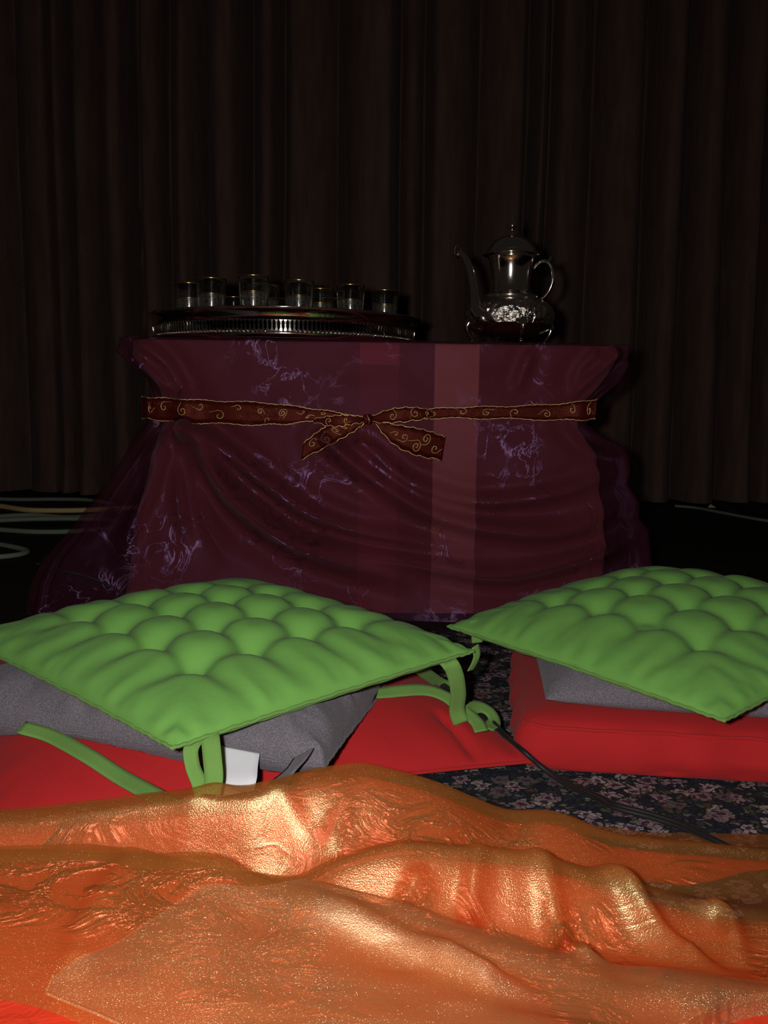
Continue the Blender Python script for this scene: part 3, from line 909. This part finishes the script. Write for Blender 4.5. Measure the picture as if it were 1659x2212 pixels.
# right stack -----------------------------------------------------
def boxed(parent, P, hgt, puff, mat, seed):
    P = [np.array(p) for p in P]
    s = np.linspace(0, 4, 240, endpoint=False)
    i = s.astype(int); u = (s - i)[:, None]
    cor = np.array(P)
    rim = cor[i] * (1 - u) + cor[(i + 1) % 4] * u
    c = cor.mean(0)
    per = s
    rings = []
    def rr(scale, z, out=0, noise=0):
        d = rim - c
        q = c + d * scale
        # rounded corners
        cornerness = np.minimum(np.mod(s, 1), 1 - np.mod(s, 1))
        q = q - d * (.035 * np.exp(-(cornerness / .035) ** 2))[:, None]
        n = d / np.linalg.norm(d, axis=1)[:, None]
        q = q + n * (out + noise * (vn(per * 7, np.full_like(per, z * 60), seed) + .6 * np.sin(per * 40 + 3 * vn(per * 5, 0 * per, seed))))[:, None]
        zz = z + (noise * .6 * vn(per * 9 + 4, 0 * per + z * 40, seed + 2))
        return np.column_stack([q, np.maximum(zz, .003)])
    rings.append(rr(.9, .011)); rings.append(rr(.985, .011)); rings.append(rr(1, .0125))
    for k in np.linspace(.1, .95, 9): rings.append(rr(1, .011 + hgt * k, .010 * math.sin(math.pi * k), .006))
    rings.append(rr(1.0, .011 + hgt, 0, .003))
    e = len(rings) - 1
    for sc in (.985, .96, .92, .86, .78, .66, .5, .3, .1, .01):
        q = rr(sc, .011 + hgt + puff * (1 - sc ** 7) ** .6, 0, .003 * (1 - sc))
        rings.append(q)
    v, f = loft(rings, True, True, True)
    o = obj('cover', v, f, mat, parent)
    return o, np.array(rings[e]), np.array(rings[2])
redr = thing('floor_cushion', (.5, 1.25, 0), 'boxed red floor cushion at the bottom of the right stack', 'cushion', 'red floor cushions')
RR = [(.162, 1.040), (.760, .968), (.83, 1.455), (.232, 1.527)]
o, e1, e2 = boxed(redr, RR, .052, .020, M['red'], 3)
piping(redr, e1, .0022, M['red'], .0004); 
SUPPORT.append(bvh_of(o))
GR2 = [(.192, 1.048, .093), (.605, 1.005, .085), (.650, 1.40, .092), (.222, 1.440, .10)]
gr = thing('seat_pad', (.4, 1.2, .08), 'plain grey chambray cushion in the middle of the right stack', 'cushion', 'grey seat pads')
o, rg = pad(gr, 'cover', GR2, .078, M['gray'], None, pinch=.015, a=4.2, b=.52, wr=.0006, wn=5, seed=15, trees=SUPPORT, flat_bottom=.55, minth=.03)
SUPPORT.append(bvh_of(o))
GN2 = [(.350, .912, .118), (.700, 1.165, .160), (.436, 1.500, .165), (.090, 1.250, .128)]
g2 = thing('seat_pad', (.4, 1.2, .14), 'green tufted seat pad lying diagonally on top of the right stack', 'cushion', 'green seat pads')
o, rg = pad(g2, 'cover', GN2, .060, M['green'], TUFT4, pinch=.02, a=3.4, b=.5, wr=.0016, wn=11, seed=28, trees=SUPPORT, flat_bottom=.8, minth=.02, grooves=.15, tdepth=.6,
            sag=lambda u, v: .020 * np.sin(np.pi * u) * np.sin(np.pi * v))
piping(g2, rg, .0020, M['green_piping'], .0004)
SUPPORT.append(bvh_of(o))

# ------------------------------------------------------------------ foreground cloths
RA = [(-.60, .80, .055), (-0.344, 0.8, 0.066), (-0.26, 0.8, 0.076), (-0.164, 0.8, 0.085), (-0.109, 0.8, 0.09), (-0.061, 0.82, 0.1), (-0.022, 0.83, 0.105), (0.012, 0.83, 0.096), (0.061, 0.84, 0.079), (0.098, 0.85, 0.059),
      (0.126, 0.855, 0.046), (0.151, 0.85, 0.050), (0.18, 0.85, 0.043), (0.212, 0.845, 0.030), (0.236, 0.84, 0.027), (0.270, 0.83, 0.030), (0.33, 0.83, 0.024), (0.38, 0.83, 0.021), (.7, .83, .02)]
RC = [(-.60, .742, .052), (-.20, .742, .056), (-.10, .725, .050), (-0.066, 0.705, 0.055), (-0.037, 0.7, 0.072), (0.015, 0.71, 0.082), (0.076, 0.72, 0.076), (0.118, 0.72, 0.074), (0.16, 0.72, 0.061), (0.222, 0.72, 0.042), (0.261, 0.72, 0.030), (0.315, 0.71, 0.024), (.7, .71, .02)]
RB = [(-.60, .68, .088), (-0.294, 0.68, 0.092), (-0.222, 0.68, 0.097), (-0.173, 0.67, 0.094), (-0.118, 0.66, 0.096), (-0.089, 0.65, 0.083), (-0.039, 0.63, 0.086), (0.014, 0.62, 0.077), (0.06, 0.61, 0.069), (0.14, 0.6, 0.052), (0.163, 0.6, 0.044), (0.273, 0.6, 0.032), (.7, .6, .03)]
CRS = [([(-0.116, 0.804), (-0.091, 0.789), (-0.065, 0.771), (-0.041, 0.772), (-0.026, 0.811)], .004, .010), ([(0.085, 0.729), (0.073, 0.679), (0.063, 0.636)], .008, .009),
       ([(0.127, 0.749), (0.139, 0.684), (0.146, 0.629), (0.154, 0.604)], .008, .011), ([(0.176, 0.753), (0.199, 0.72), (0.219, 0.683), (0.237, 0.659), (0.254, 0.63)], .009, .011),
       ([(0.251, 0.713), (0.28, 0.7), (0.272, 0.65)], .007, .010), ([(0.011, 0.628), (0.022, 0.674), (0.041, 0.696)], .007, .009), ([(-0.182, 0.704), (-0.2, 0.598), (-0.193, 0.541)], .004, .012),
       ([(-0.186, 0.736), (-0.165, 0.784), (-0.13, 0.824)], .0025, .012), ([(-0.072, 0.62), (-0.018, 0.604), (0.057, 0.574), (0.113, 0.546)], .004, .010), ([(0.027, 0.597), (0.084, 0.548)], .004, .010)]


def ridge(R, x):
    R = np.array(R)
    xs = np.linspace(-.6, .7, 400)
    y = np.interp(xs, R[:, 0], R[:, 1]); z = np.interp(xs, R[:, 0], R[:, 2])
    for _ in range(4):
        y = np.convolve(np.pad(y, 2, mode='edge'), [.1, .2, .4, .2, .1], 'valid'); z = np.convolve(np.pad(z, 2, mode='edge'), [.1, .2, .4, .2, .1], 'valid')
    return np.interp(x, xs, y), np.interp(x, xs, z)


def cloth_height(X, Y):
    """height of the heaped cloth at grid X, Y (rows share the same x)"""
    Zc = np.zeros_like(X)
    for c in range(X.shape[1]):
        x = X[0, c]
        (ya, za), (yc, zc), (yb, zb) = ridge(RA, x), ridge(RC, x), ridge(RB, x)
        z0 = .052 + .01 * vn(x * 4, 0, 31)
        z50 = .060 + .012 * vn(x * 5, 0, 33)
        tb = max(.016, min(zb, zc + .02) - .034); tc = max(.014, min(za, zc) - .030)
        kn = [(.20, z0 - .02), (.38, z0), (.50, z50), (yb - .045, zb - .012), (yb, zb), ((yb + yc) / 2 + .004, tb), (yc, zc), (yc + (ya - yc) * .42, tc), (ya - .015, za - .004), (ya, za), (ya + .025, max(.012, za - .030)), (ya + .07, .010), (1.2, .009)]
        kn = sorted(kn)
        yk = np.array([k[0] for k in kn]); zk = np.array([k[1] for k in kn])
        for q in range(1, len(yk)): yk[q] = max(yk[q], yk[q - 1] + .004)
        Zc[:, c] = pchip(yk, zk, Y[:, c])
    w = np.hanning(11); w /= w.sum()
    Zc = np.apply_along_axis(lambda r: np.convolve(np.pad(r, 5, mode='edge'), w, 'valid'), 1, Zc)
    return Zc


nx, ny = 300, 300
xs = np.linspace(-.52, .56, nx); vv_ = np.linspace(0, 1, ny)
X = np.tile(xs, (ny, 1))
ya_ = ridge(RA, xs)[0]
def sheet(name, label, cat, mat, y0, y1, off, crease, nz, supp, xoff=0, seed=0, mask=None, loc=(0, .7, 0), thick_wave=1):
    Yg = y0[None, :] + (y1 - y0)[None, :] * vv_[:, None]
    Zg = cloth_height(X, Yg)
    Zg = Zg + off
    for P, amp, w in CRS:
        dd, tt = pline_dist(X, Yg, P)
        Zg += crease * amp * np.exp(-(dd / w) ** 2) * np.clip(tt * 3, 0, 1) * np.clip((1 - tt) * 4, 0, 1)
    Zg += nz * (fbm(X * 10 + .3 * seed, Yg * 15, 40 + seed, 2)) * np.clip((Zg - .008) / .03, 0, 1)
    for i in range(ny):
        for j in range(nx):
            if Yg[i, j] > .70:
                h = height(X[i, j], Yg[i, j], supp)
                Zg[i, j] = max(Zg[i, j], h + off * .5 + .002)
            else: Zg[i, j] = max(Zg[i, j], .012)
    return X, Yg, Zg
y0a = np.full(nx, .22)
Xs, Ys, Zs = sheet('', '', '', None, y0a, ya_ + .012, -.013, .3, .006, SUPPORT[:2], seed=0)
o = obj('red_satin_cloth', np.stack([Xs, Ys, Zs], -1).reshape(-1, 3), grid_faces(nx, ny), M['satin'], loc=(0, .6, 0))
tag(o, 'crinkled red satin cloth heaped at the very front, showing through the orange organza', 'cloth')
satin_b = bvh_of(o)
y0o = np.interp(xs, [-.52, -.237, -.206, -.134, .0, .14, .162, .20, .271, .40, .56], [.545, .540, .530, .500, .40, .40, .530, .565, .600, .610, .61])
y0o = np.convolve(np.pad(y0o, 10, mode='edge'), np.ones(21) / 21, 'valid')
Xs, Ys, Zs = sheet('', '', '', None, y0o, ya_ + .055, .0, 1.9, .0055, SUPPORT[:2] + [satin_b], seed=0)
orange = thing('organza_cloth', (0, .65, .05), 'shiny sheer orange organza heaped in soft folds across the foreground', 'cloth')
o = obj('sheet', np.stack([Xs, Ys, Zs], -1).reshape(-1, 3), grid_faces(nx, ny), M['orange'], orange)
org2 = bvh_of(o)
# folded-back flap of the same organza over the front of the heap
xf = np.linspace(-.205, .30, 200)
yb_ = ridge(RB, xf)[0]
ylo = np.interp(xf, [-.205, -.134, 0, .14, .2, .30], [.532, .502, .42, .42, .555, .60])
yhi = np.minimum(np.interp(xf, [-.205, -.17, -.128, -.05, .3], [.545, .58, .624, .64, .66]), yb_ + .012)
Xf = np.tile(xf, (140, 1)); Yf = ylo[None] + (np.maximum(yhi, ylo + .004) - ylo)[None] * np.linspace(0, 1, 140)[:, None]
Zf = np.zeros_like(Xf)
for i in range(140):
    for j in range(200): Zf[i, j] = height(Xf[i, j], Yf[i, j], [org2]) + .0035
Zf += .006 * np.clip(fbm(Xf * 12, Yf * 26, 77, 2) + .4, 0, 1)
fl = obj('folded_flap', np.stack([Xf, Yf, Zf], -1).reshape(-1, 3), grid_faces(200, 140), M['fold'], orange)
hem = MB(); hem.add(*tube(np.stack([Xf[0], Yf[0], Zf[0] + .001], 1), .0012, 6)); hem.add(*tube(np.stack([Xf[:, 0], Yf[:, 0], Zf[:, 0] + .001], 1), .0010, 6))
hem.obj('hem', M['fold'], fl)
SUPPORT.append(org2)
#DETAILS
# ------------------------------------------------------------------ ties, label, cords, small things
def tie(parent, name, P, width, wdir, mat, thick=.0014, n=36, clear=None, lab=None, twist=None):
    """woven tie: centre line P, width vector direction wdir (one or one per end)"""
    C3 = spline(P, n)
    if clear is not None:
        for k in range(n): C3[k, 2] = max(C3[k, 2], height(C3[k, 0], C3[k, 1], clear) + .0022)
    t = np.linspace(0, 1, n)[:, None]
    w = np.array(wdir, float)
    w = np.tile(w, (n, 1)) if w.ndim == 1 else np.stack([np.interp(t[:, 0], np.linspace(0, 1, len(w)), w[:, q]) for q in range(3)], 1)
    T = np.gradient(C3, axis=0); T /= np.linalg.norm(T, axis=1)[:, None]
    w = w - T * (w * T).sum(1)[:, None]; w /= np.linalg.norm(w, axis=1)[:, None]
    A, B = C3 + w * width / 2, C3 - w * width / 2
    if clear is not None:
        for E in (A, B):
            for k in range(n): E[k, 2] = max(E[k, 2], height(E[k, 0], E[k, 1], clear) + .002)
    v, f = slab(A, B, thick)
    o = obj(name, v, f, mat, parent)
    if lab: o['label'] = lab
    return o

s1 = [(-0.166, 0.858, 0.124), (-0.1605, 0.838, 0.1215), (-0.1555, 0.822, 0.1062), (-0.1525, 0.812, 0.0926), (-0.1534, 0.803, 0.0807)]
s2 = [(-0.1696, 0.845, 0.122), (-0.1759, 0.826, 0.1155), (-0.1731, 0.818, 0.1009), (-0.1657, 0.81, 0.0889), (-0.161, 0.803, 0.0805)]
s3 = [(-0.3863, 0.958, 0.0838), (-0.3518, 0.95, 0.0775), (-0.3023, 0.918, 0.0689), (-0.2619, 0.893, 0.0576), (-0.2156, 0.856, 0.0534), (-0.1941, 0.84, 0.0502)]
s4 = [(0.060, 1.062, 0.136), (0.0768, 1.036, 0.1385), (0.0854, 1.04, 0.1223), (0.0904, 1.055, 0.0953), (0.0903, 1.068, 0.0711), (0.096, 1.072, 0.0542)]
s5 = [(-0.0117, 1.08, 0.0845), (0.0203, 1.095, 0.0853), (0.0549, 1.11, 0.0821), (0.0807, 1.108, 0.0742), (0.0993, 1.088, 0.0648), (0.1137, 1.072, 0.0568), (0.1189, 1.056, 0.0501)]
s6 = [(0.0997, 1.078, 0.062), (0.1179, 1.105, 0.0634), (0.1333, 1.108, 0.0572), (0.1392, 1.098, 0.0478), (0.1277, 1.075, 0.0467)]
s7 = [(0.0396, 1.1, 0.1172), (0.0625, 1.15, 0.087), (0.0795, 1.18, 0.068), (0.0944, 1.19, 0.06)]
s8 = [(0.1092, 1.062, 0.1518), (0.1123, 1.068, 0.1395), (0.1102, 1.072, 0.1287), (0.1061, 1.078, 0.1178)]
s9 = [(0.1258, 1.232, 0.1418), (0.1284, 1.236, 0.1266), (0.1303, 1.238, 0.1092)]
gs = [(-0.0759, 0.872, 0.0929), (-0.0812, 0.856, 0.089), (-0.0921, 0.842, 0.0808), (-0.1028, 0.832, 0.0685)]
tagA = [(-0.1626, 0.9, 0.0893), (-0.1593, 0.876, 0.0797), (-0.1565, 0.852, 0.0709), (-0.1561, 0.84, 0.0614)]
tagB = [(-0.1203, 0.885, 0.0876), (-0.1196, 0.866, 0.082), (-0.1183, 0.85, 0.077), (-0.1197, 0.838, 0.0693)]
cordS = [(0.0382, 1.235, 0.0768), (0.1648, 1.03, 0.0371), (0.1882, 1.022, 0.0195)]
speck = (1.378, 4.0, 0.014)

S0 = SUPPORT[:3]
tie(gn, 'tie', s1, .0175, (1, -.1, .05), M['green_piping'])
tie(gn, 'tie', s2, .0140, [(.9, .3, 0), (.8, .5, 0), (1, 0, 0)], M['green_piping'])
tie(gn, 'tie', s3, .0175, (.35, .75, .35), M['green_piping'], clear=SUPPORT[1:2])
tie(gn, 'tie', s4, .0190, [(1, -.2, .1), (.9, .3, .1), (1, .1, .1)], M['green_piping'])
tie(gn, 'tie', s5, .0165, [(.1, .8, .5), (.2, .8, .5), (.8, .5, .2)], M['green_piping'], clear=SUPPORT[1:2])
tie(gn, 'tie', s6, .0165, [(.3, .8, .3), (.3, .8, .4), (.9, .3, -.2), (.6, .8, 0)], M['green_piping'], clear=SUPPORT[:2])
tie(gn, 'tie', s7, .0150, (.6, .6, .4), M['green_piping'], clear=SUPPORT[:2])
tie(gn, 'tie', s8, .0100, (.8, .5, .2), M['green_piping'])
tie(g2, 'tie', s9, .0150, (1, .1, 0), M['green_piping'])
tie(gl, 'tie', gs, .0270, (.8, -.1, .6), M['gray'])
v, f = slab(spline(tagA, 24), spline(tagB, 24), .0006)
tag(obj('care_label', v, f, M['white'], gl), 'blank white satin label')

def cord(name, P, r, mat, lab, n=120, strands=1, tw=.004, z_on=None, group=None):
    C3 = spline(P, n)
    if z_on is not None:
        for k in range(n): C3[k, 2] = max(C3[k, 2], height(C3[k, 0], C3[k, 1], z_on) + r * 1.1)
        for _ in range(3): C3[1:-1, 2] = np.maximum(C3[1:-1, 2], .5 * (C3[:-2, 2] + C3[2:, 2]))
    mb = MB()
    T = np.gradient(C3, axis=0); T /= np.linalg.norm(T, axis=1)[:, None]
    for s in range(strands):
        ph = np.linspace(0, 9, n) + s * np.pi
        side = np.cross(T, (0, 0, 1.0)); side /= np.linalg.norm(side, axis=1)[:, None]
        off = side * (np.cos(ph) * tw)[:, None] + np.array([0, 0, 1.0]) * (np.abs(np.sin(ph)) * tw * .6)[:, None] if strands > 1 else 0
        mb.add(*tube(C3 + off, r, 7))
    c = C3.mean(0)
    return tag(mb.obj(name, mat, loc=(c[0], c[1], 0)), lab, 'cord', group)

xy = [(.071, 1.198), (.096, 1.150), (.120, 1.127), (.135, 1.100), (.150, 1.070)]
P = [cordS[0]] + [(x, y, height(x, y, SUPPORT[:2]) + .004) for x, y in xy] + [cordS[1], cordS[2], (.212, 1.000, .010), (.239, .968, .009), (.252, .945, .010), (.282, .925, .010), (.308, .902, .010), (.328, .872, .010), (.345, .845, .010)]
pc = thing('power_cord', (.2, 1.0, 0), 'black twin power cord running between the two cushion stacks and over the floral rug', 'cord')
for s in (0, 1):
    C3 = spline(P, 160)
    T = np.gradient(C3, axis=0); T /= np.linalg.norm(T, axis=1)[:, None]
    side = np.cross(T, (0, 0, 1.0)); side /= np.linalg.norm(side, axis=1)[:, None]
    gap = np.interp(np.linspace(0, 1, 160), [0, .3, .5, .62, 1], [.0014, .0040, .0020, .0040, .0044])
    ph = np.linspace(0, 4, 160) + s * np.pi
    Q = C3 + side * (np.cos(ph) * gap)[:, None]
    for k in range(160): Q[k, 2] = max(Q[k, 2], height(Q[k, 0], Q[k, 1], SUPPORT[:2]) + .0024)
    v, f = tube(Q, .0030, 8)
    obj('strand', v, f, M['black'], pc)

wp = [(x, y - .012, z) for x, y, z in ((-.640, 1.797, .098), (-.588, 1.787, .089), (-.557, 1.787, .078), (-.525, 1.785, .063), (-.505, 1.783, .050), (-.46, 1.77, .02), (-.40, 1.74, .012))]
wp = [(-.70, 1.84, .100)] + wp
w_ = []
for x, y, z in wp:
    hit = org_bvh.ray_cast(Vector((x, 1.2, z)), Vector((0, 1, 0)))
    w_.append((x, (hit[0].y - .006) if hit[0] is not None else y, z))
cord('thin_wire', w_, .0022, M['black'], 'thin black wire lying across the lower left of the purple organza', 60)

M['cable_gray'] = canvas('grey_green_cable', (.22, .25, .20), weave=300, rough=.6)
M['cable_yellow'] = canvas('yellow_cable', (.72, .50, .24), weave=300, rough=.6)
M['cream'] = canvas('cream_paper', (.85, .80, .45), weave=300, rough=.8)
cord('floor_cable', [(-1.75, 3.75, .02), (-1.52, 3.726, .012), (-1.35, 3.78, .009), (-1.21, 3.765, .009), (-1.05, 3.60, .009), (-1.02, 3.35, .009), (-1.097, 3.20, .012), (-1.25, 3.22, .016), (-1.42, 3.10, .012), (-1.38, 2.95, .009), (-1.218, 2.905, .009), (-1.087, 2.870, .009), (-.97, 2.90, .009), (-.88, 3.02, .009), (-.95, 3.15, .012), (-1.12, 3.10, .02), (-1.30, 3.02, .02), (-1.55, 2.85, .009), (-1.8, 2.8, .009)], .008, M['cable_gray'], 'grey green cable lying in loose loops on the dark floor left of the table', 240)
cord('floor_cable', [(-1.75, 3.62, .012), (-1.60, 3.58, .012), (-1.462, 3.497, .012), (-1.33, 3.41, .010), (-1.22, 3.400, .010), (-1.13, 3.42, .010), (-1.06, 3.44, .012), (-.90, 3.55, .012)], .010, M['cable_yellow'], 'pale yellow cable on the floor beside the grey loops, left of the table', 90)
cord('floor_cable', [(-1.35, 2.70, .009), (-1.18, 2.66, .009), (-1.06, 2.59, .009), (-.975, 2.50, .009), (-1.02, 2.415, .009), (-1.2, 2.39, .009), (-1.4, 2.42, .009)], .007, M['cable_gray'], 'grey cable end curving back nearest the left edge, ahead of the loose loops', 90)
cord('floor_cable', [(1.22, 3.86, .008), (1.288, 3.80, .008), (1.339, 3.64, .008), (1.423, 3.403, .008), (1.52, 3.30, .008), (1.75, 3.25, .008)], .006, M['cable_gray'], 'thin cable on the dark floor to the right of the table', 80)
sx, sy, _ = speck
v, f = loft([[(sx - .016, sy - .13, .002), (sx + .018, sy - .125, .002), (sx + .002, sy - .105, .002)], [(sx - .014, sy - .128, .005), (sx + .016, sy - .123, .005), (sx + .002, sy - .108, .014)]], True, True, True)
tag(obj('paper_scrap', v, f, M['cream'], smooth=False, loc=(sx, sy - .12, 0)), 'tiny cream paper scrap on the floor at the foot of the curtain', 'paper')
